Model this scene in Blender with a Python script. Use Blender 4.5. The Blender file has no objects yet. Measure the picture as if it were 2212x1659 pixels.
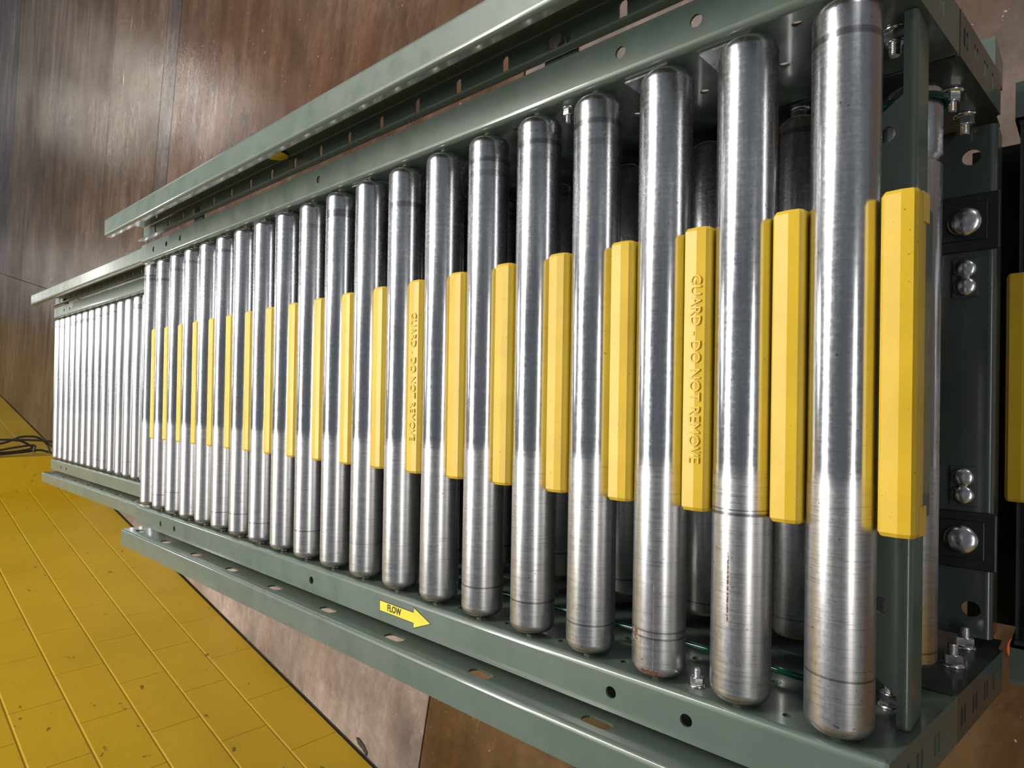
import bpy, bmesh, math, random
from mathutils import Matrix, Vector

scene = bpy.context.scene
C = scene.collection
random.seed(7)

# ------------------------------------------------------------------ camera
cam_data = bpy.data.cameras.new('camera')
cam = bpy.data.objects.new('camera', cam_data)
C.objects.link(cam)
cam.matrix_world = Matrix(((0.01632, 0.99984, -0.00681, -0.03141),
                           (-0.73164, 0.00730, -0.68165, -0.14271),
                           (-0.68150, 0.01611, 0.73164, 0.53685),
                           (0, 0, 0, 1)))
cam_data.sensor_fit = 'HORIZONTAL'
cam_data.sensor_width = 36.0
cam_data.lens = 1384.9 / 2212 * 36.0
cam_data.shift_x = 25.56 / 2212
cam_data.shift_y = 34.66 / 2212
cam_data.clip_start = 0.01
cam_data.clip_end = 200
scene.camera = cam

# ------------------------------------------------------------------ world, lamps, exposure
world = bpy.data.worlds.new('hall_air')
scene.world = world
world.use_nodes = True
bg = world.node_tree.nodes['Background']
bg.inputs['Color'].default_value = (0.84, 0.92, 1.0, 1)
bg.inputs['Strength'].default_value = 0.17

def ceiling_lamp(x, y, z, sx, sy, power, col=(1.0, 0.95, 0.87)):
    d = bpy.data.lights.new('ceiling_lamp', 'AREA')
    d.shape = 'RECTANGLE'; d.size = sx; d.size_y = sy
    d.energy = power; d.color = col
    o = bpy.data.objects.new('ceiling_lamp', d)
    C.objects.link(o)
    o.location = (x, y, z)
    return o

LAMP_Z = 4.2
LAMP_ROT = -math.atan(0.1927)            # lamp rows run with the block wall
for ln, lt, power in ((-0.86, -5.5, 120), (1.50, -5.5, 90),
                      (-1.05, 3.45, 260), (1.05, 3.45, 260), (3.15, 3.45, 230),
                      (-0.86, 10.95, 200), (-0.86, 18.45, 120), (-0.86, 25.95, 70),
                      (4.29, 18.45, 170), (4.29, 25.95, 90),
                      (9.44, -4.0, 240), (9.44, 3.45, 240), (9.44, 10.95, 240), (9.44, 18.45, 240)):
    lx = ln * 0.9819 + lt * 0.1892
    ly = -ln * 0.1892 + lt * 0.9819
    ceiling_lamp(lx, ly, LAMP_Z, 1.9, 0.6, power * 1.15).rotation_euler = (0, 0, LAMP_ROT)

vs = scene.view_settings
vs.view_transform = 'Standard'
vs.look = 'None'
vs.gamma = 1.0
vs.use_curve_mapping = False
vs.exposure = -0.42

# ------------------------------------------------------------------ materials
def new_mat(name):
    m = bpy.data.materials.new(name); m.use_nodes = True
    nt = m.node_tree
    b = nt.nodes['Principled BSDF']
    return m, nt, b

def N(nt, t, **kw):
    n = nt.nodes.new(t)
    for k, v in kw.items():
        setattr(n, k, v)
    return n

def L(nt, a, b):
    nt.links.new(a, b)

def noise(nt, coord, scale, detail=4, rough=0.55, vec=(1, 1, 1)):
    mp = N(nt, 'ShaderNodeMapping'); mp.inputs['Scale'].default_value = vec
    L(nt, coord, mp.inputs['Vector'])
    n = N(nt, 'ShaderNodeTexNoise'); n.inputs['Scale'].default_value = scale
    n.inputs['Detail'].default_value = detail; n.inputs['Roughness'].default_value = rough
    L(nt, mp.outputs[0], n.inputs['Vector'])
    return n.outputs['Fac']

def ramp(nt, fac, stops):
    r = N(nt, 'ShaderNodeValToRGB')
    el = r.color_ramp.elements
    el[0].position, el[0].color = stops[0][0], (*stops[0][1], 1)
    el[1].position, el[1].color = stops[-1][0], (*stops[-1][1], 1)
    for p, c in stops[1:-1]:
        e = el.new(p); e.color = (*c, 1)
    L(nt, fac, r.inputs['Fac'])
    return r.outputs['Color']

def mth(nt, op, a, b=None, c=None, clamp=False):
    n = N(nt, 'ShaderNodeMath', operation=op); n.use_clamp = clamp
    for i, x in enumerate((a, b, c)):
        if x is None: continue
        if isinstance(x, (int, float)): n.inputs[i].default_value = x
        else: L(nt, x, n.inputs[i])
    return n.outputs[0]

def maprange(nt, v, a, b, c, d, smooth=False):
    n = N(nt, 'ShaderNodeMapRange')
    if smooth: n.interpolation_type = 'SMOOTHSTEP'
    for i, x in enumerate((v, a, b, c, d)):
        if isinstance(x, (int, float)): n.inputs[i].default_value = x
        else: L(nt, x, n.inputs[i])
    return n.outputs[0]

def mixc(nt, fac, a, b):
    n = N(nt, 'ShaderNodeMix', data_type='RGBA')
    for s, x in ((n.inputs['Factor'], fac), (n.inputs[6], a), (n.inputs[7], b)):
        if isinstance(x, (int, float)): s.default_value = x
        elif isinstance(x, tuple): s.default_value = (*x, 1)
        else: L(nt, x, s)
    return n.outputs[2]

def bump(nt, b, h, strength, dist):
    n = N(nt, 'ShaderNodeBump'); n.inputs['Strength'].default_value = strength
    n.inputs['Distance'].default_value = dist
    L(nt, h, n.inputs['Height']); L(nt, n.outputs[0], b.inputs['Normal'])

def painted(name, c1, c2, rough=0.35, scale=9.0, scratch=0.0, coat=0.0, bumps=0.02, metallic=0.0):
    m, nt, b = new_mat(name)
    tc = N(nt, 'ShaderNodeTexCoord').outputs['Object']
    f = noise(nt, tc, scale, 5)
    col = ramp(nt, f, [(0.3, c1), (0.7, c2)])
    if scratch:
        s = noise(nt, tc, 1.0, 3, 0.7, (260, 7, 60))
        col = mixc(nt, maprange(nt, s, 0.70, 0.78, 0, scratch), col, (0.30, 0.34, 0.32))
    L(nt, col, b.inputs['Base Color'])
    L(nt, maprange(nt, noise(nt, tc, scale * 5, 4), 0.3, 0.7, rough - 0.06, rough + 0.08), b.inputs['Roughness'])
    b.inputs['Metallic'].default_value = metallic
    b.inputs['Coat Weight'].default_value = coat
    b.inputs['Coat Roughness'].default_value = 0.10
    if bumps: bump(nt, b, noise(nt, tc, 600, 3), bumps, 0.001)
    return m

M = {}
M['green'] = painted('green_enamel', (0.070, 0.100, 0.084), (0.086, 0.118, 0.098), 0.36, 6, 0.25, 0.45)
M['shaded_green'] = painted('shaded_green_enamel', (0.030, 0.042, 0.038), (0.045, 0.060, 0.052), 0.38, 8, 0.1, 0.6)  # green enamel with the shade of the lower parts put into its colour
M['pad'] = painted('black_rubber', (0.006, 0.008, 0.010), (0.012, 0.015, 0.018), 0.35, 20, 0)
M['dark_fill'] = painted('near_black_fill', (0.004, 0.004, 0.005), (0.010, 0.010, 0.011), 0.75, 12, 0)  # near-black colour standing in for darkness under and between the conveyors
M['black'] = painted('black_cable_sheath', (0.006, 0.006, 0.007), (0.014, 0.014, 0.015), 0.5, 20, 0)
M['cord'] = painted('green_urethane_cord', (0.0, 0.030, 0.018), (0.001, 0.05, 0.028), 0.12, 20, 0)
M['zinc'] = painted('zinc_plating', (0.62, 0.62, 0.64), (0.78, 0.78, 0.78), 0.22, 40, 0, metallic=1.0)
M['cap'] = painted('bearing_cap_steel', (0.22, 0.20, 0.17), (0.36, 0.33, 0.28), 0.45, 30, 0, metallic=0.8)
M['ink'] = painted('black_ink', (0.008, 0.008, 0.008), (0.012, 0.012, 0.012), 0.5, 30, 0)
M['decal'] = painted('yellow_decal', (0.62, 0.52, 0.02), (0.72, 0.60, 0.03), 0.35, 40, 0)
M['spot'] = painted('yellow_spot_paint', (0.80, 0.60, 0.02), (0.88, 0.66, 0.03), 0.5, 40, 0)
M['scrap'] = painted('black_scrap_rubber', (0.010, 0.009, 0.009), (0.03, 0.027, 0.025), 0.7, 60, 0)
M['hose'] = painted('orange_hose', (0.70, 0.11, 0.02), (0.80, 0.15, 0.03), 0.45, 30, 0)

# yellow moulded guards: sparse dark specks and rub marks
def guard_mat():
    m, nt, b = new_mat('yellow_moulded_plastic')
    tc = N(nt, 'ShaderNodeTexCoord').outputs['Object']
    oi = N(nt, 'ShaderNodeObjectInfo').outputs['Random']
    off = N(nt, 'ShaderNodeVectorMath', operation='ADD')
    cmb = N(nt, 'ShaderNodeCombineXYZ'); L(nt, mth(nt, 'MULTIPLY', oi, 9.0), cmb.inputs[0])
    L(nt, tc, off.inputs[0]); L(nt, cmb.outputs[0], off.inputs[1])
    v = off.outputs[0]
    col = ramp(nt, noise(nt, v, 25, 5), [(0.3, (0.53, 0.350, 0.014)), (0.7, (0.61, 0.405, 0.020))])
    sm = maprange(nt, noise(nt, v, 14, 6, 0.75, (1, 2, 1)), 0.62, 0.78, 0.0, 0.45)
    col = mixc(nt, sm, col, (0.30, 0.19, 0.02))
    sp = maprange(nt, noise(nt, v, 320, 2, 0.4), 0.74, 0.79, 0.0, 0.8)
    col = mixc(nt, sp, col, (0.10, 0.065, 0.02))
    L(nt, col, b.inputs['Base Color'])
    b.inputs['Roughness'].default_value = 0.42
    bump(nt, b, noise(nt, v, 900, 3), 0.08, 0.0006)
    return m
M['guard'] = guard_mat()

# roller steel: bright polished middle and right, duller brushed left end, dark wear rings
def roller_mat(name, rust=(), rings_at=(), unpolished=False):
    m, nt, b = new_mat(name)
    tc = N(nt, 'ShaderNodeTexCoord').outputs['Object']
    sx = N(nt, 'ShaderNodeSeparateXYZ'); L(nt, tc, sx.inputs[0])
    X, Y, Z = sx.outputs
    rnd = N(nt, 'ShaderNodeObjectInfo').outputs['Random']
    off = N(nt, 'ShaderNodeVectorMath', operation='ADD')
    cmb = N(nt, 'ShaderNodeCombineXYZ')
    for i in range(3): L(nt, mth(nt, 'MULTIPLY', rnd, 3.0 + 2 * i), cmb.inputs[i])
    L(nt, tc, off.inputs[0]); L(nt, cmb.outputs[0], off.inputs[1])
    v = off.outputs[0]
    ringn = noise(nt, v, 1.0, 5, 0.7, (420, 4, 4))        # turned lines round the tube
    fine = noise(nt, v, 1.0, 4, 0.7, (900, 60, 60))
    axial = noise(nt, v, 1.0, 4, 0.65, (7, 170, 170))     # streaks along the tube
    blot = noise(nt, v, 22, 5, 0.6)
    edge = mth(nt, 'ADD', X, mth(nt, 'MULTIPLY', mth(nt, 'SUBTRACT', blot, 0.5), 0.016))
    dull = maprange(nt, edge, -0.094, -0.074, 1.0, 0.75 if unpolished else 0.0, True)
    pol = mixc(nt, maprange(nt, axial, 0.3, 0.7, 0, 1), (0.63, 0.645, 0.69), (0.73, 0.745, 0.78))
    dul = mixc(nt, maprange(nt, ringn, 0.3, 0.7, 0, 1), (0.58, 0.585, 0.605), (0.68, 0.68, 0.69))
    tick = maprange(nt, noise(nt, v, 1.0, 3, 0.6, (1100, 45, 45)), 0.56, 0.70, 0.0, 0.75)
    dul = mixc(nt, tick, dul, (0.30, 0.30, 0.32))
    if unpolished: dul = mixc(nt, 0.45, dul, (0.42, 0.43, 0.45))
    pol = mixc(nt, maprange(nt, noise(nt, v, 1.0, 3, 0.6, (500, 90, 90)), 0.60, 0.72, 0.0, 0.30), pol, (0.35, 0.36, 0.40))
    col = mixc(nt, dull, pol, dul)
    # dark wear rings near the right end
    def ring(c, w, k):
        d = mth(nt, 'ABSOLUTE', mth(nt, 'SUBTRACT', X, c))
        return mth(nt, 'MULTIPLY', maprange(nt, d, w * 0.55, w, 1.0, 0.0, True), k)
    c1 = mth(nt, 'ADD', 0.224, mth(nt, 'MULTIPLY', rnd, 0.018))
    k1 = maprange(nt, mth(nt, 'FRACT', mth(nt, 'MULTIPLY', rnd, 7.3)), 0.35, 0.7, 0.0, 0.6)
    k2 = maprange(nt, mth(nt, 'FRACT', mth(nt, 'MULTIPLY', rnd, 13.7)), 0.5, 0.55, 0.0, 0.55)
    k3 = maprange(nt, mth(nt, 'FRACT', mth(nt, 'MULTIPLY', rnd, 23.1)), 0.4, 0.45, 0.0, 0.7)
    rings = mth(nt, 'MAXIMUM', ring(c1, 0.0042, k1), mth(nt, 'MAXIMUM', ring(0.246, 0.0035, k2), ring(mth(nt, 'SUBTRACT', mth(nt, 'MULTIPLY', rnd, 0.02), 0.248), 0.0011, k3)))
    for (cx_, w_, kk) in rings_at: rings = mth(nt, 'MAXIMUM', rings, ring(cx_, w_, kk))
    rings = mth(nt, 'MULTIPLY', rings, maprange(nt, fine, 0.25, 0.5, 0.5, 1.0))
    col = mixc(nt, rings, col, (0.10, 0.10, 0.12))
    # thin scratches and specks
    sc = maprange(nt, noise(nt, v, 1.0, 2, 0.5, (60, 520, 520)), 0.77, 0.80, 0.0, 0.6)
    col = mixc(nt, sc, col, (0.85, 0.86, 0.90))
    sp = maprange(nt, noise(nt, v, 240, 2, 0.4), 0.73, 0.77, 0.0, 0.7)
    col = mixc(nt, sp, col, (0.14, 0.13, 0.13))
    # brown grime at the very left lip
    gr = mth(nt, 'MULTIPLY', maprange(nt, X, -0.2735, -0.266, 0.75, 0.0), maprange(nt, blot, 0.35, 0.6, 0.3, 1.0))
    col = mixc(nt, gr, col, (0.12, 0.09, 0.045))
    rg = mth(nt, 'ADD', mth(nt, 'ADD', maprange(nt, dull, 0, 1, 0.185, 0.33), maprange(nt, edge, 0.06, 0.16, 0.0, 0.075)),
             mth(nt, 'ADD', mth(nt, 'MULTIPLY', mth(nt, 'SUBTRACT', ringn, 0.5), 0.10), mth(nt, 'ADD', mth(nt, 'MULTIPLY', mth(nt, 'SUBTRACT', axial, 0.5), 0.14), mth(nt, 'MULTIPLY', mth(nt, 'SUBTRACT', noise(nt, v, 260, 4, 0.7), 0.5), 0.16))))
    met = None
    for (x0, x1, ang, half) in rust:
        a = mth(nt, 'ARCTAN2', Y, Z)
        dx = mth(nt, 'ABSOLUTE', mth(nt, 'SUBTRACT', X, (x0 + x1) / 2))
        da = mth(nt, 'ABSOLUTE', mth(nt, 'SUBTRACT', a, ang))
        fm = mth(nt, 'MULTIPLY', maprange(nt, dx, (x1 - x0) * 0.40, (x1 - x0) * 0.5, 1, 0), maprange(nt, da, half * 0.4, half, 1, 0))
        fm = mth(nt, 'MULTIPLY', fm, maprange(nt, noise(nt, v, 1.0, 5, 0.7, (500, 260, 260)), 0.33, 0.5, 0.0, 1.0))
        col = mixc(nt, fm, col, (0.13, 0.042, 0.012))
        rg = mth(nt, 'ADD', rg, mth(nt, 'MULTIPLY', fm, 0.4))
        met = mth(nt, 'SUBTRACT', met if met is not None else 1.0, mth(nt, 'MULTIPLY', fm, 0.8))
    L(nt, col, b.inputs['Base Color'])
    L(nt, rg, b.inputs['Roughness'])
    if met is None: b.inputs['Metallic'].default_value = 1.0
    else: L(nt, met, b.inputs['Metallic'])
    h = mth(nt, 'MULTIPLY', ringn, maprange(nt, dull, 0, 1, 0.15, 1.0))
    bump(nt, b, h, 0.05, 0.0002)
    return m
M['steel'] = roller_mat('worn_roller_steel')
M['steel_rust_a'] = roller_mat('worn_roller_steel_rust_streak', [(-0.212, -0.148, 0.05, 0.055)], [(-0.1195, 0.0016, 0.8), (-0.1160, 0.0008, 0.6)])
M['steel_rust_b'] = roller_mat('worn_roller_steel_rust_patch', [(-0.246, -0.234, 0.50, 0.24), (-0.274, -0.267, -0.15, 0.75), (-0.268, -0.190, -0.30, 0.022)], [(-0.2400, 0.0012, 0.7)])
M['steel_plain'] = roller_mat('unpolished_roller_steel', unpolished=True)

def concrete(name, c, rough=0.2, streak=1.0, patch=(0.30, 0.24, 0.20), bump_k=0.12):
    m, nt, b = new_mat(name)
    tc = N(nt, 'ShaderNodeTexCoord').outputs['Object']
    dk = tuple(x * 0.5 for x in c); lt = tuple(min(1, x * 1.6 + 0.01) for x in c)
    big = noise(nt, tc, 1.1, 6, 0.62)
    st = noise(nt, tc, 1.0, 6, 0.7, (0.9, 9.0, 1))
    fine = noise(nt, tc, 30, 6, 0.7)
    mixf = mth(nt, 'ADD', mth(nt, 'MULTIPLY', big, 1 - 0.38 * streak), mth(nt, 'MULTIPLY', st, 0.38 * streak))
    col = ramp(nt, mixf, [(0.36, dk), (0.5, c), (0.64, lt)])
    blotch = noise(nt, tc, 4.5, 7, 0.72, (0.8, 1.5, 1))
    col = mixc(nt, maprange(nt, blotch, 0.48, 0.66, 0.0, 0.7), col, dk)
    col = mixc(nt, maprange(nt, blotch, 0.46, 0.33, 0.0, 0.45), col, lt)
    col = mixc(nt, maprange(nt, fine, 0.4, 0.72, 0.0, 0.30), col, dk)
    warm = maprange(nt, noise(nt, tc, 2.3, 4, 0.6, (0.6, 1.6, 1)), 0.52, 0.7, 0.0, 0.35)
    col = mixc(nt, warm, col, (c[0] * 1.15, c[1] * 0.80, c[2] * 0.50))
    pale = maprange(nt, noise(nt, tc, 1.0, 5, 0.75, (2.6, 10, 1)), 0.62, 0.74, 0.0, 0.30)
    col = mixc(nt, pale, col, patch)
    sp = maprange(nt, noise(nt, tc, 75, 2, 0.4), 0.76, 0.79, 0.0, 0.7)
    col = mixc(nt, sp, col, (0.45, 0.38, 0.32))
    ds = maprange(nt, noise(nt, tc, 55, 2, 0.4, (1, 1.3, 1)), 0.765, 0.79, 0.0, 0.7)
    col = mixc(nt, ds, col, (0.02, 0.017, 0.015))
    L(nt, maprange(nt, big, 0.35, 0.65, 0.08, 0.38), b.inputs['Specular IOR Level'])
    L(nt, col, b.inputs['Base Color'])
    L(nt, maprange(nt, st, 0.3, 0.7, rough - 0.06, rough + 0.08), b.inputs['Roughness'])
    bump(nt, b, mth(nt, 'ADD', fine, noise(nt, tc, 12, 6, 0.7)), bump_k * 1.6, 0.004)
    return m
M['slab_red'] = concrete('red_brown_concrete', (0.072, 0.040, 0.024))
M['slab_brown'] = concrete('brown_concrete', (0.078, 0.049, 0.030))
M['slab_purple'] = concrete('purple_grey_concrete', (0.062, 0.046, 0.043))
M['slab_pink'] = concrete('pinkish_grey_concrete', (0.215, 0.168, 0.145), 0.5, 0.25, (0.5, 0.43, 0.38))
M['slab_orange'] = concrete('orange_brown_concrete', (0.095, 0.052, 0.021), 0.4, 0.4, (0.42, 0.27, 0.10))
M['slab_grey'] = concrete('grey_brown_concrete', (0.105, 0.075, 0.062), 0.4, 0.3)
M['joint'] = concrete('dark_floor_joint', (0.035, 0.028, 0.026), 0.8, 0.2)

def wall_paint():
    m, nt, b = new_mat('yellow_wall_paint')
    geo = N(nt, 'ShaderNodeNewGeometry').outputs['Position']
    col = ramp(nt, noise(nt, geo, 1.6, 6, 0.6), [(0.3, (0.355, 0.225, 0.003)), (0.7, (0.425, 0.275, 0.005))])
    sp = maprange(nt, noise(nt, geo, 13, 3, 0.5, (1, 1, 1.6)), 0.70, 0.735, 0.0, 0.85)
    col = mixc(nt, sp, col, (0.10, 0.055, 0.012))
    sm = maprange(nt, noise(nt, geo, 5, 6, 0.75, (1, 1, 3)), 0.60, 0.80, 0.0, 0.35)
    col = mixc(nt, sm, col, (0.26, 0.16, 0.012))
    L(nt, col, b.inputs['Base Color'])
    b.inputs['Roughness'].default_value = 0.45
    h = mth(nt, 'ADD', noise(nt, geo, 60, 5, 0.7), mth(nt, 'MULTIPLY', noise(nt, geo, 14, 4), 1.2))
    bump(nt, b, h, 0.22, 0.004)
    return m
M['wall'] = wall_paint()

# ------------------------------------------------------------------ mesh helpers
class MB:
    """collects faces and links them as one mesh object"""
    def __init__(self):
        self.v, self.f, self.s = [], [], []
    def add(self, vs_, fs_, fn=None, smooth=False):
        o = len(self.v)
        self.v += [tuple(fn(*p)) if fn else tuple(p) for p in vs_]
        self.f += [tuple(i + o for i in f) for f in fs_]
        self.s += [smooth] * len(fs_)
        return self
    def box(self, x0, x1, y0, y1, z0, z1):
        vs_ = [(x, y, z) for x in (x0, x1) for y in (y0, y1) for z in (z0, z1)]
        return self.add(vs_, [(0, 1, 3, 2), (4, 6, 7, 5), (0, 4, 5, 1), (2, 3, 7, 6), (0, 2, 6, 4), (1, 5, 7, 3)])
    def hexa(self, bottom, top):
        vs_ = list(bottom) + list(top)
        return self.add(vs_, [(3, 2, 1, 0), (4, 5, 6, 7), (0, 1, 5, 4), (1, 2, 6, 5), (2, 3, 7, 6), (3, 0, 4, 7)])
    def lathe(self, prof, n=24, fn=None, smooth=True, closed=False):
        """prof: (axial, radius) list round the local x axis"""
        vs_, fs_ = [], []
        for a, r in prof:
            for i in range(n):
                t = 2 * math.pi * i / n
                vs_.append((a, r * math.cos(t), r * math.sin(t)))
        for j in range(len(prof) - 1):
            for i in range(n):
                k = (i + 1) % n
                fs_.append((j * n + i, j * n + k, (j + 1) * n + k, (j + 1) * n + i))
        self.add(vs_, fs_, fn, smooth)
        o = len(self.v) - len(vs_)
        for j in (0, len(prof) - 1):
            ring = [o + j * n + i for i in range(n)]
            self.f.append(tuple(ring[::-1] if j == 0 else ring)); self.s.append(False)
        return self
    def prism(self, poly, a0, a1, fn, smooth=False):
        """poly in (p, q) swept from a0 to a1; fn(p, q, a)"""
        n = len(poly)
        vs_ = [(p, q, a0) for p, q in poly] + [(p, q, a1) for p, q in poly]
        fs_ = [(i, (i + 1) % n, n + (i + 1) % n, n + i) for i in range(n)]
        self.add(vs_, fs_, fn, smooth)
        o = len(self.v) - 2 * n
        self.f += [tuple(o + i for i in range(n))[::-1], tuple(o + n + i for i in range(n))]
        self.s += [False, False]
        return self
    def tube(self, pts, r, n=10):
        pts = [Vector(p) for p in pts]
        vs_, fs_ = [], []
        up = Vector((0.13, 0.31, 0.94))
        for i, p in enumerate(pts):
            d = (pts[min(i + 1, len(pts) - 1)] - pts[max(i - 1, 0)]).normalized()
            a = d.cross(up).normalized(); b = d.cross(a)
            for k in range(n):
                t = 2 * math.pi * k / n
                vs_.append(tuple(p + a * r * math.cos(t) + b * r * math.sin(t)))
        for j in range(len(pts) - 1):
            for i in range(n):
                k = (i + 1) % n
                fs_.append((j * n + i, j * n + k, (j + 1) * n + k, (j + 1) * n + i))
        fs_.append(tuple(range(n))[::-1]); fs_.append(tuple((len(pts) - 1) * n + i for i in range(n)))
        return self.add(vs_, fs_, None, True)
    def mesh(self, name):
        me = bpy.data.meshes.new(name)
        me.from_pydata(self.v, [], self.f)
        me.polygons.foreach_set('use_smooth', self.s)
        bm = bmesh.new(); bm.from_mesh(me)
        bmesh.ops.recalc_face_normals(bm, faces=bm.faces)
        bm.to_mesh(me); bm.free()
        return me
    def build(self, name, mat, parent=None):
        return link(name, self.mesh(name), mat, parent)

def link(name, me, mat, parent=None, loc=None):
    if not me.materials: me.materials.append(mat)
    o = bpy.data.objects.new(name, me)
    C.objects.link(o)
    if parent: o.parent = parent
    if loc: o.location = loc
    return o

def bevel_mesh(me, w, seg=2):
    bm = bmesh.new(); bm.from_mesh(me)
    bmesh.ops.bevel(bm, geom=list(bm.edges), offset=w, segments=seg, affect='EDGES', profile=0.5)
    bm.to_mesh(me); bm.free()
    return me

def thing(name, label, cat, loc=(0, 0, 0), group=None):
    o = bpy.data.objects.new(name, None); C.objects.link(o)
    o.empty_display_size = 0.05
    o.location = loc; o['label'] = label; o['category'] = cat
    if group: o['group'] = group
    return o

def slot(cx, cy, ln, wd, axis=0, n=7):
    """outline of an obround: ln along the axis, wd across"""
    r = wd / 2; h = max(ln / 2 - r, 0)
    pts = []
    for i in range(n): t = -math.pi / 2 + math.pi * i / (n - 1); pts.append((h + r * math.cos(t), r * math.sin(t)))
    for i in range(n): t = math.pi / 2 + math.pi * i / (n - 1); pts.append((-h + r * math.cos(t), r * math.sin(t)))
    if h == 0: pts = [(r * math.cos(2 * math.pi * i / 16), r * math.sin(2 * math.pi * i / 16)) for i in range(16)]
    return [(cx + a, cy + b) if axis == 0 else (cx - b, cy + a) for a, b in pts]

def plate(outer, holes, t):
    """flat sheet with holes, returned as (verts, faces), thickness 0..t along the third axis"""
    cu = bpy.data.curves.new('plate', 'CURVE'); cu.dimensions = '2D'; cu.fill_mode = 'BOTH'; cu.extrude = t / 2
    for loop in [outer] + list(holes):
        sp = cu.splines.new('POLY'); sp.points.add(len(loop) - 1)
        for p, (a, b) in zip(sp.points, loop): p.co = (a, b, 0, 1)
        sp.use_cyclic_u = True
    ob = bpy.data.objects.new('plate', cu)
    me = bpy.data.meshes.new_from_object(ob)
    vs_ = [(v.co.x, v.co.y, v.co.z + t / 2) for v in me.vertices]
    fs_ = [tuple(p.vertices) for p in me.polygons]
    bpy.data.objects.remove(ob); bpy.data.curves.remove(cu); bpy.data.meshes.remove(me)
    return vs_, fs_

def text_mesh(body, size, extrude, name, width=None, bold=0.0):
    cu = bpy.data.curves.new(name, 'FONT'); cu.body = body; cu.size = size; cu.extrude = extrude
    cu.align_x = 'CENTER'; cu.align_y = 'CENTER'; cu.offset = bold; cu.resolution_u = 3
    ob = bpy.data.objects.new(name, cu)
    me = bpy.data.meshes.new_from_object(ob); me.name = name
    bpy.data.objects.remove(ob); bpy.data.curves.remove(cu)
    if width:
        xs = [v.co.x for v in me.vertices]; k = width / (max(xs) - min(xs))
        for v in me.vertices: v.co.x *= k
    return me

def arc(mb, pc, qc, r0, r1, t0, t1, a0, a1, fn, n=7):
    """curved sheet bend between two radii, swept from a0 to a1"""
    outer = [(pc + r1 * math.cos(t0 + (t1 - t0) * i / n), qc + r1 * math.sin(t0 + (t1 - t0) * i / n)) for i in range(n + 1)]
    inner = [(pc + r0 * math.cos(t0 + (t1 - t0) * i / n), qc + r0 * math.sin(t0 + (t1 - t0) * i / n)) for i in range(n + 1)]
    for ring in (outer, inner):
        vs_ = [(p, q, a) for a in (a0, a1) for p, q in ring]
        m_ = n + 1
        mb.add(vs_, [(i, i + 1, m_ + i + 1, m_ + i) for i in range(n)], fn, True)
    for a in (a0, a1):
        vs_ = [(p, q, a) for p, q in outer + inner]
        mb.add(vs_, [(i, i + 1, n + 2 + i, n + 1 + i) for i in range(n)], fn)

PI = math.pi
PITCH = 0.0762
RAD = 0.02415
CX = 0.0016
FLOOR_Z = -1.06

# ------------------------------------------------------------------ the setting: floor and wall share one direction
WA = 0.1927
WROT = -math.atan(WA)
WN = Vector((1, -WA, 0)).normalized()
WT = Vector((WA, 1, 0)).normalized()
WORG = Vector((-1.919, 0, 0))
floor_mb = MB().box(-9, 16, -7, 34, FLOOR_Z - 0.06, FLOOR_Z - 0.008)
floor = floor_mb.build('floor', M['joint'])
floor['kind'] = 'structure'
floor['label'] = 'worn brown and grey concrete floor of jointed slabs'
def slab(n0, n1, t0, t1, mat):
    g = 0.004
    me = MB().box(n0 + g, n1 - g, t0 + g, t1 - g, FLOOR_Z - 0.03, FLOOR_Z).mesh('slab')
    o = link('slab', me, M[mat], floor)
    o.rotation_euler = (0, 0, WROT)
    return o
SPLIT = -0.40
slab(SPLIT, 15, -6, 1.437, 'slab_grey')
slab(SPLIT, 15, 1.437, 4.63, 'slab_red')
slab(SPLIT, 15, 4.63, 4.87, 'slab_purple')
slab(SPLIT, 15, 4.87, 6.035, 'slab_brown')
slab(SPLIT, 15, 6.035, 9.8, 'slab_brown')
slab(SPLIT, 15, 9.8, 30, 'slab_purple')
slab(-1.874, SPLIT, -6, 1.437, 'slab_orange')
slab(-1.874, SPLIT, 1.437, 6.035, 'slab_pink')
slab(-1.874, SPLIT, 6.035, 30, 'slab_brown')

# block wall: backing with the bed joints, every block in view its own piece
wall = MB().box(-0.3, -0.004, -4, 20, FLOOR_Z, FLOOR_Z + 0.0217 + 9 * 0.2032).build('wall_left', M['wall'])
wall.location = WORG; wall.rotation_euler = (0, 0, WROT)
wall['kind'] = 'structure'
wall['label'] = 'yellow painted concrete block wall standing along the left of the conveyors'
BL = 0.4064
def block_mesh(w, h):
    dy, dz, d = 0.0012, 0.0054, 0.0046
    mb = MB()
    ring = lambda x, a, c: [(x, a, c), (x, w - a, c), (x, w - a, h - c), (x, a, h - c)]
    vs_ = ring(-0.03, 0.0001, 0.0012) + ring(-d, 0.0001, 0.0012) + ring(-d * 0.25, dy * 0.6, 0.0012 + dz * 0.5) + ring(0, dy, 0.0012 + dz)
    fs_ = [(0, 1, 2, 3), (12, 13, 14, 15)]
    for j in range(3):
        for i in range(4):
            k = (i + 1) % 4
            fs_.append((j * 4 + i, j * 4 + k, j * 4 + 4 + k, j * 4 + 4 + i))
    return mb.add(vs_, fs_).mesh('block')
blk = block_mesh(BL, 0.2032)
blk0 = block_mesh(BL, 0.2032 + 0.0217)
def wall_t(y):          # distance along the wall for a given world y on its face
    return y * 1.0184
base_t = wall_t(3.087)
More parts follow.
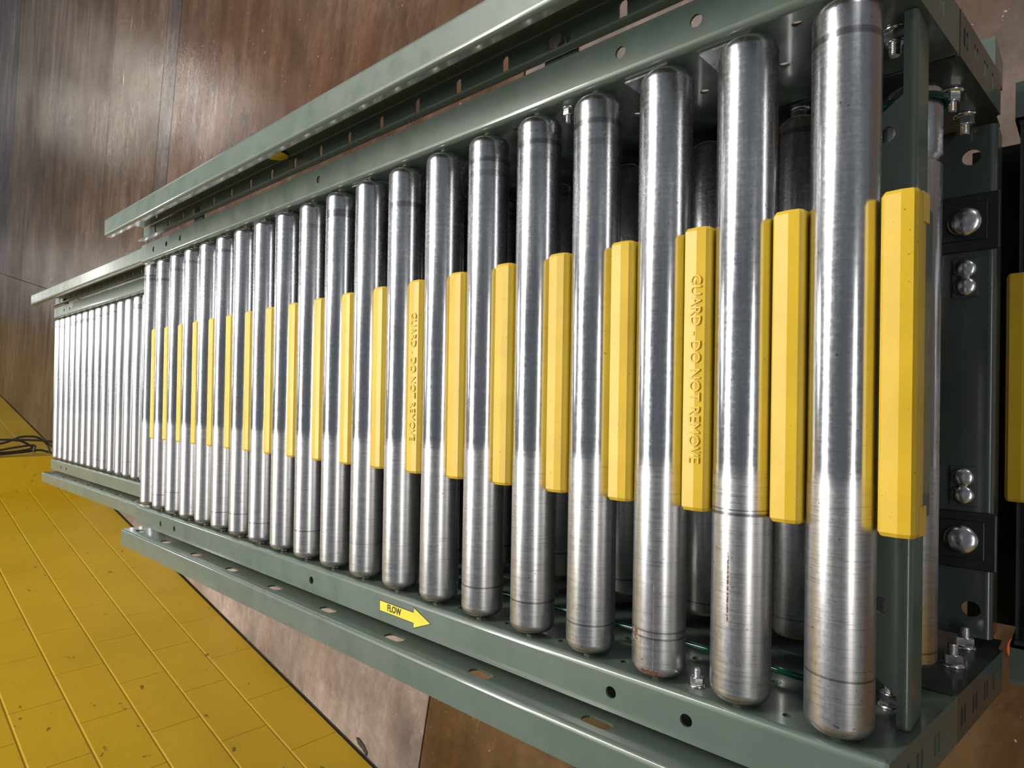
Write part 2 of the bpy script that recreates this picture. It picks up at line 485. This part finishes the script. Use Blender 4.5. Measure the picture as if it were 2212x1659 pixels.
for c in range(9):
    z = FLOOR_Z if c == 0 else FLOOR_Z + 0.0217 + 0.2032 * c
    sh = base_t + (BL / 2 if c % 2 else 0)
    lim0 = 1.0
    k0 = math.floor((lim0 - sh) / BL)
    lo = {0: 1.5, 1: 1.4, 2: 1.4}.get(c, 1.3)
    hi = {0: 11.5, 1: 10.5, 2: 9.5, 3: 8.5, 4: 7.5}.get(c, 7.0)
    for k in range(k0, 40):
        t = sh + k * BL
        if t + BL < lo or t > hi: continue
        o = link('block', blk0 if c == 0 else blk, M['wall'], wall, (0, t, z))
# plain wall above the courses in view
up = MB().box(-0.3, 0, -4, 20, FLOOR_Z + 0.0217 + 9 * 0.2032, 1.25).build('upper_wall', M['wall'], wall)

# pilaster standing out of the wall
pil = MB().box(-0.02, 0.27, wall_t(5.99), wall_t(5.99) + 0.22, FLOOR_Z, 1.25)
pme = bevel_mesh(pil.mesh('wall_pilaster'), 0.006, 2)
pilaster = link('wall_pilaster', pme, M['wall'])
pilaster.location = WORG; pilaster.rotation_euler = (0, 0, WROT)
pilaster['kind'] = 'structure'
pilaster['label'] = 'yellow painted square pilaster standing out of the block wall'

# ------------------------------------------------------------------ conveyor parts
ROLL_L = 0.5508
def roller_mesh():
    h = ROLL_L / 2
    end = [(h - 0.0012, 0.0140), (h, 0.0165), (h - 0.0006, 0.0192), (h - 0.0028, 0.0217), (h - 0.0062, 0.0235), (h - 0.0098, RAD)]
    prof = [(-a, r) for a, r in end] + [(a, r) for a, r in reversed(end)]
    return MB().lathe(prof, 56).mesh('roller')
RM = roller_mesh()
RMS = {'steel': RM}
CAPM = {s: MB().lathe([(s * (ROLL_L / 2 - 0.0012), 0.0138), (s * (ROLL_L / 2 + 0.0006), 0.0120), (s * (ROLL_L / 2 + 0.0008), 0.0075)], 28).mesh('bearing_cap') for s in (-1, 1)}
AXM = MB().lathe([(-0.2795, 0.0063), (0.2795, 0.0063)], 6, smooth=False).mesh('hex_axle')

def add_roller(par, x, y, z, mat='steel', rot=0.0, low=False):
    me = RMS.get(mat)
    if me is None:
        me = RM.copy(); me.materials.clear(); RMS[mat] = me
    o = link('roller', me, M[mat], par, (x, y, z))
    if not low:
        for s in (-1, 1): link('bearing_cap', CAPM[s], M['cap'], o)
        link('hex_axle', AXM, M['cap'], o)
    return o

# moulded yellow pinch guard
G_LEN = 0.2455
def guard_mesh(feet=False):
    prof = [(0.0112, 0.0130), (0.0088, 0.0170), (-0.0020, 0.0180), (-0.0098, 0.0166), (-0.0122, 0.0136), (-0.0130, 0.004), (-0.0128, -0.007), (0.0120, -0.007), (0.0126, 0.004)]
    mb = MB(); n = len(prof); h = G_LEN / 2
    secs = [(-h, 0.90), (-h + 0.0030, 1.0), (h - 0.0030, 1.0), (h, 0.90)]
    vs_ = [(x, p * k, q - (1 - k) * 0.02) for x, k in secs for p, q in prof]
    fs_ = []
    for j in range(3):
        for i in range(n):
            k = (i + 1) % n
            fs_.append((j * n + i, j * n + k, (j + 1) * n + k, (j + 1) * n + i))
    fs_ += [tuple(range(n)), tuple(3 * n + i for i in range(n))]
    mb.add(vs_, fs_)
    if feet:
        for s in (-1, 1):
            a, b_ = sorted((s * (h - 0.001), s * (h - 0.022)))
            mb.hexa([(a, -0.0150, -0.007), (b_, -0.0150, -0.007), (b_, -0.010, -0.007), (a, -0.010, -0.007)],
                    [(a, -0.0131, 0.006), (b_, -0.0131, 0.006), (b_, -0.010, 0.005), (a, -0.010, 0.005)])
    return bevel_mesh(mb.mesh('pinch_guard'), 0.0006, 1) if False else mb.mesh('pinch_guard')
GM = guard_mesh(); GMF = guard_mesh(True)
GTXT = text_mesh('GUARD - DO NOT REMOVE', 0.0135, 0.0007, 'raised_lettering', 0.1625)

def add_guard(par, y, z, text=False, feet=False, x=0.0022):
    g = link('pinch_guard', GMF if feet else GM, M['guard'], par, (x, y, z))
    if text:
        t = link('raised_lettering', GTXT, M['guard'], g, (0.0, -0.0015, 0.01785))
        t.rotation_euler = (0, 0, PI)
    return g

# hardware
def hexpts(r, rot=0): return [(r * math.cos(PI / 3 * i + rot), r * math.sin(PI / 3 * i + rot)) for i in range(6)]
def nut_mesh(k=1.0):
    """flanged nut on a bolt end: axis +x, seat at x=0"""
    mb = MB()
    mb.lathe([(0, 0.0105 * k), (0.0012 * k, 0.0104 * k), (0.0030 * k, 0.0088 * k), (0.0032 * k, 0.0070 * k)], 28)
    mb.prism(hexpts(0.0086 * k, 0.4), 0.0028 * k, 0.0108 * k, lambda p, q, a: (a, p, q))
    mb.lathe([(0.0106 * k, 0.0075 * k), (0.0116 * k, 0.0060 * k)], 20)
    prof, a = [], 0.0108 * k
    while a < 0.0205 * k:
        prof += [(a, 0.0040 * k), (a + 0.0007 * k, 0.0046 * k)]; a += 0.0014 * k
    prof.append((a + 0.0008 * k, 0.0036 * k))
    mb.lathe(prof, 16, smooth=False)
    return mb.mesh('flange_nut')
NUT = nut_mesh(); NUT_S = nut_mesh(0.72)
def carriage_mesh(r):
    prof = [(0.0, r), (0.0012, r)] + [(0.0012 + 0.42 * r * math.sin(t), r * math.cos(t)) for t in (0.25, 0.5, 0.75, 1.0, 1.25, 1.45)]
    mb = MB().lathe(prof, 36, fn=lambda a, p, q: (p, q, a))
    for i in range(3):      # raised grade marks on the head
        t = 2.1 * i + 0.4
        cx, cy = 0.5 * r * math.cos(t), 0.5 * r * math.sin(t); zt = 0.0012 + 0.42 * r * math.sin(math.acos(0.5))
        mb.box(cx - 0.09 * r, cx + 0.09 * r, cy - 0.03 * r, cy + 0.03 * r, zt - 0.001, zt + 0.0005)
    return mb.mesh('carriage_bolt')
CB_BIG, CB_SMALL = carriage_mesh(0.0155), carriage_mesh(0.0100)
def hexbolt_mesh():
    mb = MB().lathe([(0, 0.0100), (0.0014, 0.0100), (0.0018, 0.008)], 24, fn=lambda a, p, q: (p, q, a))
    mb.prism(hexpts(0.0088, 0.2), 0.0015, 0.0075, lambda p, q, a: (p, q, a))
    return mb.mesh('hex_bolt')
HEXB = hexbolt_mesh()

def flange_bend(mb, s, fn):
    pass

def side_channel(par, s, y0, y1, ztop, height, slant, hole_ys, nuts, mat='green', z_off=0.0, rollers=()):
    """side frame channel: web next to the roller ends, flanges pointing outward; slotted end plate at the near end.
    s = side, slant = how far the near end leans out per metre of depth"""
    X = lambda a: CX + s * a
    t = 0.0027; r1 = 0.0062; r0 = r1 - t
    ai, ao = 0.2802, 0.3210
    zt = ztop; zb = ztop - height
    yn = lambda z: y0 - slant * (ztop - z)
    mb = MB()
    # top flange
    holes = [slot(y, 0.3024, 0.0114, 0.0114) for y in hole_ys]
    v, f = plate([(y0, ai + r1), (y1, ai + r1), (y1, ao), (y0, ao)], holes, t)
    mb.add(v, f, lambda y, a, w: (X(a), y, zt - t + w))
    arc(mb, ai + r1, zt - r1, r0, r1, PI, PI / 2, y0, y1, lambda p, q, a: (X(p), a, q))
    # web with axle holes and the drilled rows between the rollers
    wh = []
    for y in rollers:
        if y0 + 0.02 < y + PITCH / 2 < y1 - 0.01:
            wh.append(slot(y + PITCH / 2, zt - 0.024, 0.0085, 0.0085))
            wh.append(slot(y + PITCH / 2 + 0.03, zt - 0.082, 0.0095, 0.0095))
    v, f = plate([(yn(zt - r1), zt - r1), (y1, zt - r1), (y1, zb + r1), (yn(zb + r1), zb + r1)], wh, t)
    mb.add(v, f, lambda y, z, w: (X(ai + w), y, z))
    arc(mb, ai + r1, zb + r1, r0, r1, PI, 3 * PI / 2, yn(zb), y1, lambda p, q, a: (X(p), a, q))
    v, f = plate([(yn(zb), ai + r1), (y1, ai + r1), (y1, ao), (yn(zb), ao)], [], t)
    mb.add(v, f, lambda y, a, w: (X(a), y, zb + w))
    # slotted end plate
    ln = math.hypot(height, slant * height)
    sl = []
    for i, d in enumerate((0.030, 0.040, 0.062, 0.072, 0.105, 0.115)):
        if d < height - 0.01: sl.append(slot(0.302, d, 0.0175, 0.0058))
    v, f = plate([(ai, 0.0), (ao + 0.001, 0.0), (ao + 0.001, ln), (ai, ln)], sl, t)
    mb.add(v, f, lambda a, d, w: (X(a), y0 - slant * d * height / ln - w, zt - d * height / ln))
    ch = mb.build('side_channel', M[mat], par)
    for (y, z, k) in nuts:
        n_ = link('flange_nut', NUT if k else NUT_S, M['zinc'], ch, (X(ai), y, z))
        n_.rotation_euler = (random.uniform(0, 1), 0, 0 if s < 0 else PI)
    return ch

def rail_channel_left(par, y0, y1, dz=0.0, slot0=0.2, n=12):
    """guide rail with its slotted web toward the rollers and flanges outward"""
    t = 0.0025; r1 = 0.0055; r0 = r1 - t
    xw, xo, zt, zb = -0.3290, -0.3655, 0.0505 + dz, -0.060 + dz
    mb = MB()
    sl = [slot(slot0 + 0.1536 * k, 0.0285 + dz, 0.033, 0.0155) for k in range(-2, n) if y0 + 0.02 < slot0 + 0.1536 * k < y1 - 0.01]
    v, f = plate([(y0, zt - r1), (y1, zt - r1), (y1, zb + r1), (y0, zb + r1)], sl, t)
    mb.add(v, f, lambda y, z, w: (xw - w, y, z))
    arc(mb, xw - r1, zt - r1, r0, r1, 0, PI / 2, y0, y1, lambda p, q, a: (p, a, q))
    v, f = plate([(y0, xo), (y1, xo), (y1, xw - r1), (y0, xw - r1)], [], t)
    mb.add(v, f, lambda y, x, w: (x, y, zt - t + w))
    return mb.build('guide_rail', M['green'], par)

def rail_channel_right(par, y0, y1, dz=0.0, slot0=0.191, bolts=(), spot=None):
    """deeper lipped guide rail, open toward the rollers, slots across its lower flange"""
    t = 0.0025; r1 = 0.0055; r0 = r1 - t
    xi, xw, zt, zb = 0.3275, 0.3640, 0.0965 + dz, 0.0135 + dz
    xt = xi - 0.0035
    lipt, lipb = 0.0135, 0.0150
    mb = MB()
    fy = lambda p, q, a: (p, a, q)
    # web
    v, f = plate([(y0, zb + r1), (y1, zb + r1), (y1, zt - r1), (y0, zt - r1)], [], t)
    mb.add(v, f, lambda y, z, w: (xw - w, y, z))
    # top flange with rounded edges and lip
    v, f = plate([(y0, xt + r1), (y1, xt + r1), (y1, xw - r1), (y0, xw - r1)], [], t)
    mb.add(v, f, lambda y, x, w: (x, y, zt - t + w))
    arc(mb, xw - r1, zt - r1, r0, r1, 0, PI / 2, y0, y1, fy)
    arc(mb, xt + r1, zt - r1, r0, r1, PI / 2, PI, y0, y1, fy)
    mb.box(xt, xt + t, y0, y1, zt - lipt, zt - r1)
    # lower flange with slots
    sl = [slot(0.343, slot0 + PITCH * k, 0.026, 0.0098, 0) for k in range(-4, 60) if y0 + 0.01 < slot0 + PITCH * k < y1 - 0.01 and k not in bolts]
    v, f = plate([(xi + r1, y0), (xw - r1, y0), (xw - r1, y1), (xi + r1, y1)], sl, t)
    mb.add(v, f, lambda x, y, w: (x, y, zb + w))
    arc(mb, xw - r1, zb + r1, r0, r1, 0, -PI / 2, y0, y1, fy)
    arc(mb, xi + r1, zb + r1, r0, r1, PI, 3 * PI / 2, y0, y1, fy)
    mb.box(xi, xi + t, y0, y1, zb + r1, zb + lipb)
    mb.v = [(x + 0.0035 * (y - y0), y, z) for x, y, z in mb.v]
    g = mb.build('guide_rail', M['green'], par)
    for k in bolts:
        y = slot0 + PITCH * k
        b_ = link('hex_bolt', HEXB, M['cap'], g, (0.3425, y, zb + t))
        br = MB().box(0.300, 0.352, y - 0.021, y + 0.021, zb - 0.0035, zb - 0.0002).build('rail_bracket', M['shaded_green'], g)
    if spot:
        y, z = spot
        s_ = MB().lathe([(0, 0.0175), (0.0006, 0.0175)], 32, fn=lambda a, p, q: (xw - t - a, y + p * 1.15, z + q), smooth=False)
        s_.build('yellow_spot', M['spot'], g)
    return g

def leg(par, x, y, ztop):
    mb = MB()
    mb.box(x - 0.020, x + 0.020, y - 0.0015, y + 0.0015, FLOOR_Z + 0.006, ztop)
    mb.box(x - 0.020, x - 0.017, y - 0.0015, y + 0.035, FLOOR_Z + 0.006, ztop)
    mb.box(x + 0.017, x + 0.020, y - 0.0015, y + 0.035, FLOOR_Z + 0.006, ztop)
    mb.box(x - 0.045, x + 0.045, y - 0.03, y + 0.06, FLOOR_Z, FLOOR_Z + 0.006)
    return mb.build('leg', M['green'], par)

# ------------------------------------------------------------------ the near conveyor
NR = 20
near = thing('roller_conveyor', 'long roller conveyor in the foreground with yellow guards between its steel rollers', 'conveyor')
for k in range(NR):
    add_roller(near, CX, k * PITCH, 0.0, {1: 'steel_rust_a', 2: 'steel_rust_b'}.get(k, 'steel'))
for k in range(NR):
    add_guard(near, (k - 0.5) * PITCH - 0.0008, 0.0005, text=k in (2, 7), feet=(k == 0))
Y_END = (NR - 1) * PITCH + 0.0381
rys = [k * PITCH for k in range(NR)]
FH = [0.1143, 0.1905, 0.7215, 1.2573, 1.3335]
side_channel(near, -1, -0.0355, Y_END, 0.020, 0.1665, 0.104, FH, [(0.116, -0.004, 0), (-0.0176, -0.083, 1)], rollers=rys)
side_channel(near, 1, -0.0350, Y_END, 0.020, 0.1665, 0.084, FH + [1.4097], [(0.267, -0.002, 0), (-0.0187, -0.066, 1)], rollers=rys)
# lower channel pair carrying the return rollers
def lower_channel(par, s, nuts):
    X = lambda a: CX + s * a
    t = 0.0027; ai, ao = 0.2802, 0.3210; zt, zb = -0.1468, -0.310; y1 = Y_END - 0.05
    k_ = 0.104 if s < 0 else 0.084; yn = lambda z: -0.0355 - k_ * (0.02 - z)
    mb = MB()
    v, f = plate([(yn(zt), zt), (y1, zt), (y1, zb), (yn(zb), zb)], [], t)
    mb.add(v, f, lambda y, z, w: (X(ai + w), y, z))
    sl = [slot(0.302, d, 0.0175, 0.0058) for d in (0.014, 0.024, 0.052, 0.062, 0.092, 0.102, 0.126)]
    h = zt - zb
    v, f = plate([(ai, 0), (ao + 0.001, 0), (ao + 0.001, h), (ai, h)], sl, t)
    mb.add(v, f, lambda a, d, w: (X(a), yn(zt - d) - w, zt - d))
    mb.box(*sorted((X(ai), X(ao))), yn(zb), y1, zb - t, zb)
    mb.box(*sorted((X(ai), X(ai + t))), yn(zb) + 0.001, 0.075, -0.348, zb - t)
    ch = mb.build('lower_channel', M['shaded_green'], par)
    for (y, z, k) in nuts:
        n_ = link('flange_nut', NUT, M['zinc'], ch, (X(ai), y, z))
        n_.rotation_euler = (random.uniform(0, 1), 0, 0 if s < 0 else PI)
    return ch
lower_channel(near, -1, [(-0.0412, -0.226, 1), (-0.0425, -0.2935, 1)])
lower_channel(near, 1, [(-0.036, -0.218, 1), (-0.0380, -0.2870, 1), (0.087, -0.162, 1)])
# return rollers below
LOWM = MB().lathe([(-0.263, 0.012), (-0.262, 0.019), (-0.256, 0.0235), (0.256, 0.0235), (0.262, 0.019), (0.263, 0.012)], 32).mesh('return_roller')
GROM = MB().lathe([(-0.263, 0.012), (-0.262, 0.019), (-0.256, 0.0235), (0.1895, 0.0235), (0.1925, 0.0200), (0.1965, 0.0200), (0.1995, 0.0235), (0.256, 0.0235), (0.262, 0.019), (0.263, 0.012)], 32).mesh('return_roller')
link('return_roller', GROM, M['steel'], near, (CX, -0.016, -0.152))
for y in (0.082, 0.180, 0.284, 0.390, 0.496, 0.602, 0.708):
    link('return_roller', LOWM, M['steel'], near, (CX, y, -0.152))
# dark sheet added below, so the gaps between the rollers go black
MB().box(CX - 0.2800, CX + 0.2800, 0.004, Y_END - 0.06, -0.262, -0.258).build('underside_dark_sheet', M['dark_fill'], near)
# green drive cords along the left web
for (x, z) in ((-0.2700, -0.066),):
    MB().tube([(x, y, z - 0.004 * math.sin(y * 9)) for y in [0.0 + 0.07 * i for i in range(20)]], 0.0030, 8).build('drive_cord', M['cord'], near)
MB().tube([(CX + 0.2475, -0.016 + 0.0262 * math.cos(t), -0.152 + 0.0262 * math.sin(t)) for t in [i * 2 * PI / 32 for i in range(33)]], 0.0027, 8).build('drive_cord', M['cord'], near)
# clip plates by the right-hand roller ends
for k in (1, 2, 8, 11, 12):
    y = k * PITCH
    MB().box(CX + 0.2776, CX + 0.2796, y - 0.005, y + 0.040, -0.030, 0.0085).build('clip_plate', M['zinc'], near)
# cross angle at the near end
mb = MB(); t = 0.003
ah = [slot(x, y, 0.013, 0.013) for x, y in ((-0.1847, -0.0185), (0.1874, -0.0185))]
v, f = plate([(CX - 0.2795, -0.0345), (CX + 0.2795, -0.0345), (CX + 0.2795, -0.0300), (CX + 0.215, -0.0300), (CX + 0.190, 0.002), (CX - 0.230, 0.002), (CX - 0.255, -0.0300), (CX - 0.2795, -0.0300)], ah, t)
mb.add(v, f, lambda x, y, w: (x, y, -0.0405 - t + w))
arc(mb, -0.0345, -0.0455, 0.002, 0.005, PI / 2, PI, CX - 0.2795, CX + 0.2795, lambda p, q, a: (a, p, q))
mb.box(CX - 0.2795, CX + 0.2795, -0.0395, -0.0395 + t, -0.083, -0.0455)
mb.box(CX - 0.118, CX + 0.130, -0.0425, -0.0395, -0.089, -0.0520)
mb.build('cross_angle', M['green'], near)
# flow arrow decal on the left flange
fx, fy0, fy1 = -0.2996, 0.5495, 0.4490
def arrow(g):
    hy = 0.4798
    return [(fx - 0.0062 - g, fy0 + g), (fx + 0.0062 + g, fy0 + g), (fx + 0.0062 + g, hy + g), (fx + 0.0122 + 1.7 * g, hy + g), (fx, fy1 - 1.7 * g), (fx - 0.0122 - 1.7 * g, hy + g), (fx - 0.0062 - g, hy + g)]
dec = MB(); v, f = plate(arrow(0.0009), [], 0.0002); dec.add(v, f, lambda x, y, w: (x, y, 0.0201 + w))
dec = dec.build('flow_arrow', M['ink'], near)
dec['label'] = 'yellow arrow decal reading FLOW with black outline'
a2 = MB(); v, f = plate(arrow(0.0), [], 0.0002); a2.add(v, f, lambda x, y, w: (x, y, 0.0203 + w)); a2.build('arrow_face', M['decal'], dec)
ft = link('arrow_lettering', text_mesh('FLOW', 0.0120, 0.0001, 'arrow_lettering', 0.0285, 0.00035), M['ink'], dec, (fx + 0.0002, 0.5195, 0.02062))
ft.rotation_euler = (0, 0, -PI / 2)
# guide rails
rail_channel_left(near, -0.045, Y_END)
rail_channel_right(near, -0.045, Y_END, bolts=(1, 13), spot=(0.8235, 0.036))
# cross channel of the stand below the near end
mb = MB(); t = 0.003
chh = [slot(0.2400, -0.0425, 0.017, 0.017), (slot(-0.2395, -0.0465, 0.017, 0.017))]
zc = -0.300
v, f = plate([(-0.268, -0.0585), (0.271, -0.0585), (0.271, 0.060), (-0.268, 0.060)], chh, t)
mb.add(v, f, lambda x, y, w: (x, y, zc - t + w))
arc(mb, -0.0585, zc - 0.006, 0.003, 0.006, PI / 2, PI, -0.268, 0.271, lambda p, q, a: (a, p, q))
mb.box(-0.268, 0.271, -0.0645, -0.0615, zc - 0.045, zc - 0.006)
cc = mb.build('cross_channel', M['shaded_green'], near)
for x in (0.1690, -0.1670):
    pm = bevel_mesh(MB().box(x - 0.030, x + 0.030, -0.0680, -0.012, zc, zc + 0.0045).mesh('rubber_pad'), 0.0015, 2)
    pd = link('rubber_pad', pm, M['pad'], cc)
    wm = bevel_mesh(MB().box(x - 0.019, x + 0.021, -0.0580, -0.0185, zc + 0.0045, zc + 0.0065).mesh('square_washer'), 0.0009, 2)
    link('square_washer', wm, M['pad'], cc)
    link('carriage_bolt', CB_BIG, M['zinc'], cc, (x + 0.001, -0.0378, zc + 0.0065)).rotation_euler = (0, 0, x * 9)
for x0 in (0.1115, -0.1100):
    pm = bevel_mesh(MB().box(x0 - 0.021, x0 + 0.021, -0.0500, -0.0270, zc, zc + 0.002).mesh('small_plate'), 0.0006, 1)
    link('small_plate', pm, M['shaded_green'], cc)
    for dx in (-0.0094, 0.0094):
        link('carriage_bolt', CB_SMALL, M['zinc'], cc, (x0 + dx, -0.0385, zc + 0.002)).rotation_euler = (0, 0, dx * 99)
for x in (CX - 0.300, CX + 0.300):
    for y in (0.25, 1.15):
        leg(near, x, y, -0.3105)

# ------------------------------------------------------------------ the far, lower conveyor
FZ = -0.140
FY_LAST = 2.885
far = thing('roller_conveyor', 'lower roller conveyor at the far end beside the yellow wall', 'conveyor')
for k in range(15):
    add_roller(far, CX, FY_LAST - k * PITCH, FZ, 'steel_plain')
fe = FY_LAST + 0.038; fs = FY_LAST - 14 * PITCH - 0.038
frs = [FY_LAST - k * PITCH for k in range(15)]
for s in (-1, 1):
    side_channel(far, s, fs, fe, FZ + 0.020, 0.140, 0.0, [FY_LAST - 1.5 * PITCH, FY_LAST - 2.5 * PITCH], [], rollers=frs)
rail_channel_left(far, 1.52, fe, FZ, 1.60)
rail_channel_right(far, 1.52, fe, FZ, 1.56, bolts=(16,))
for x in (CX - 0.300, CX + 0.300):
    for y in (2.0, 2.6):
        leg(far, x, y, FZ - 0.120)

# ------------------------------------------------------------------ the low conveyor below the near end
LZ = -0.358
low = thing('roller_conveyor', 'low conveyor end with one yellow guard at the right edge of the picture', 'conveyor')
add_guard(low, -0.0815, LZ, x=-0.004)
mb = MB()
mb.box(CX - 0.2795, CX + 0.2795, -0.1000, -0.0790, LZ - 0.060, LZ - 0.057)
mb.box(CX - 0.2795, CX + 0.2795, -0.0820, -0.0790, LZ - 0.057, LZ - 0.002)
mb.build('cross_angle', M['shaded_green'], low)
for s in (-1, 1):
    X = lambda a: CX + s * a
    mb = MB()
    v, f = plate([(-0.60, LZ + 0.02), (-0.0760, LZ + 0.02), (-0.0760, LZ - 0.12), (-0.60, LZ - 0.12)], [], 0.0027)
    mb.add(v, f, lambda y, z, w: (X(0.2802 + w), y, z))
    mb.box(*sorted((X(0.2802), X(0.321))), -0.60, -0.0760, LZ + 0.0173, LZ + 0.020)
    mb.box(*sorted((X(0.2802), X(0.321))), -0.0787, -0.0760, LZ - 0.12, LZ + 0.0173)
    mb.build('side_channel', M['green'], low)
for k in range(4):
    add_roller(low, CX, -0.1195 - k * PITCH, LZ)
MB().box(CX - 0.2795, CX + 0.2795, -0.0785, -0.0300, LZ - 0.060, LZ - 0.056).build('dark_gap_sheet', M['dark_fill'], low)  # dark sheet added to turn the open gap black
# outer end of its guide rail, right-hand side
mb = MB()
mb.box(0.3310, 0.3625, -0.0620, 0.060, -0.3025, -0.3000)
mb.box(0.3310, 0.3625, -0.0620, -0.0595, -0.3700, -0.3025)
mb.box(0.3600, 0.3625, -0.0595, 0.060, -0.3700, -0.3025)
mb.build('guide_rail', M['green'], low)
for x in (CX - 0.300, CX + 0.300):
    leg(low, x, -0.40, LZ - 0.12)

# ------------------------------------------------------------------ loose things
def smooth_path(pts, n=8):
    pts = [Vector(p) for p in pts]; out = []
    for i in range(len(pts) - 1):
        p0, p1, p2, p3 = pts[max(i - 1, 0)], pts[i], pts[i + 1], pts[min(i + 2, len(pts) - 1)]
        for k in range(n):
            t = k / n
            out.append(0.5 * ((2 * p1) + (p2 - p0) * t + (2 * p0 - 5 * p1 + 4 * p2 - p3) * t * t + (3 * p1 - p0 - 3 * p2 + p3) * t ** 3))
    out.append(pts[-1]); return out

CAB = [
    ([(-0.346, 5.850, -0.323), (-0.356, 5.850, -0.425), (-0.358, 5.850, -0.506), (-0.369, 5.850, -0.674), (-0.384, 5.850, -0.766)],
     'straight black cable hanging beside the yellow pilaster, furthest right'),
    ([(-0.407, 5.880, -0.328), (-0.388, 5.880, -0.430), (-0.367, 5.880, -0.495), (-0.343, 5.880, -0.544), (-0.337, 5.880, -0.607), (-0.346, 5.880, -0.662), (-0.379, 5.880, -0.706), (-0.416, 5.880, -0.733), (-0.459, 5.880, -0.743), (-0.473, 5.880, -0.761)],
     'black cable with the widest bottom loop beside the yellow pilaster'),
    ([(-0.453, 5.910, -0.333), (-0.438, 5.910, -0.436), (-0.423, 5.910, -0.517), (-0.409, 5.910, -0.614), (-0.413, 5.910, -0.652), (-0.436, 5.910, -0.649), (-0.465, 5.910, -0.647)],
     'black cable ending in a short hook beside the yellow pilaster'),
    ([(-0.465, 5.940, -0.338), (-0.458, 5.940, -0.482), (-0.450, 5.940, -0.565), (-0.430, 5.940, -0.641), (-0.378, 5.940, -0.576), (-0.365, 5.940, -0.505)],
     'black cable doubled back on itself beside the yellow pilaster'),
    ([(-0.483, 5.970, -0.342), (-0.464, 5.970, -0.583), (-0.456, 5.970, -0.647), (-0.452, 5.970, -0.700), (-0.470, 5.970, -0.757)],
     'black cable hanging closest to the yellow pilaster face'),
]
for P, lab in CAB:
    o = MB().tube(smooth_path(P), 0.0085, 8).build('cable', M['black'])
    o['label'] = lab; o['category'] = 'cable'; o['group'] = 'cables hanging by the pilaster'

sc_pts = [(-0.010, -0.045), (0.006, -0.040), (0.014, -0.010), (0.010, 0.030), (-0.002, 0.044), (-0.012, 0.020), (-0.008, -0.010)]
mb = MB(); mb.prism(sc_pts, 0.0, 0.004, lambda p, q, a: (p, q, a + 0.002 * math.sin(q * 60)))
scr = mb.build('rubber_scrap', M['scrap']); scr.location = (-1.470, 2.102, FLOOR_Z + 0.002); scr.rotation_euler = (0, 0, -0.55)
scr['label'] = 'small torn black rubber scrap lying on the pinkish concrete by the wall'; scr['category'] = 'scrap'

hp = smooth_path([(-0.66, -0.30, FLOOR_Z + 0.012), (-0.58, -0.16, FLOOR_Z + 0.012), (-0.512, -0.052, FLOOR_Z + 0.012), (-0.485, -0.03, FLOOR_Z + 0.012), (-0.46, -0.06, FLOOR_Z + 0.012), (-0.44, -0.2, FLOOR_Z + 0.012)])
ho = MB().tube(hp, 0.012, 12).build('orange_hose', M['hose'])
ho['label'] = 'orange hose on the floor below the conveyor corner'; ho['category'] = 'hose'
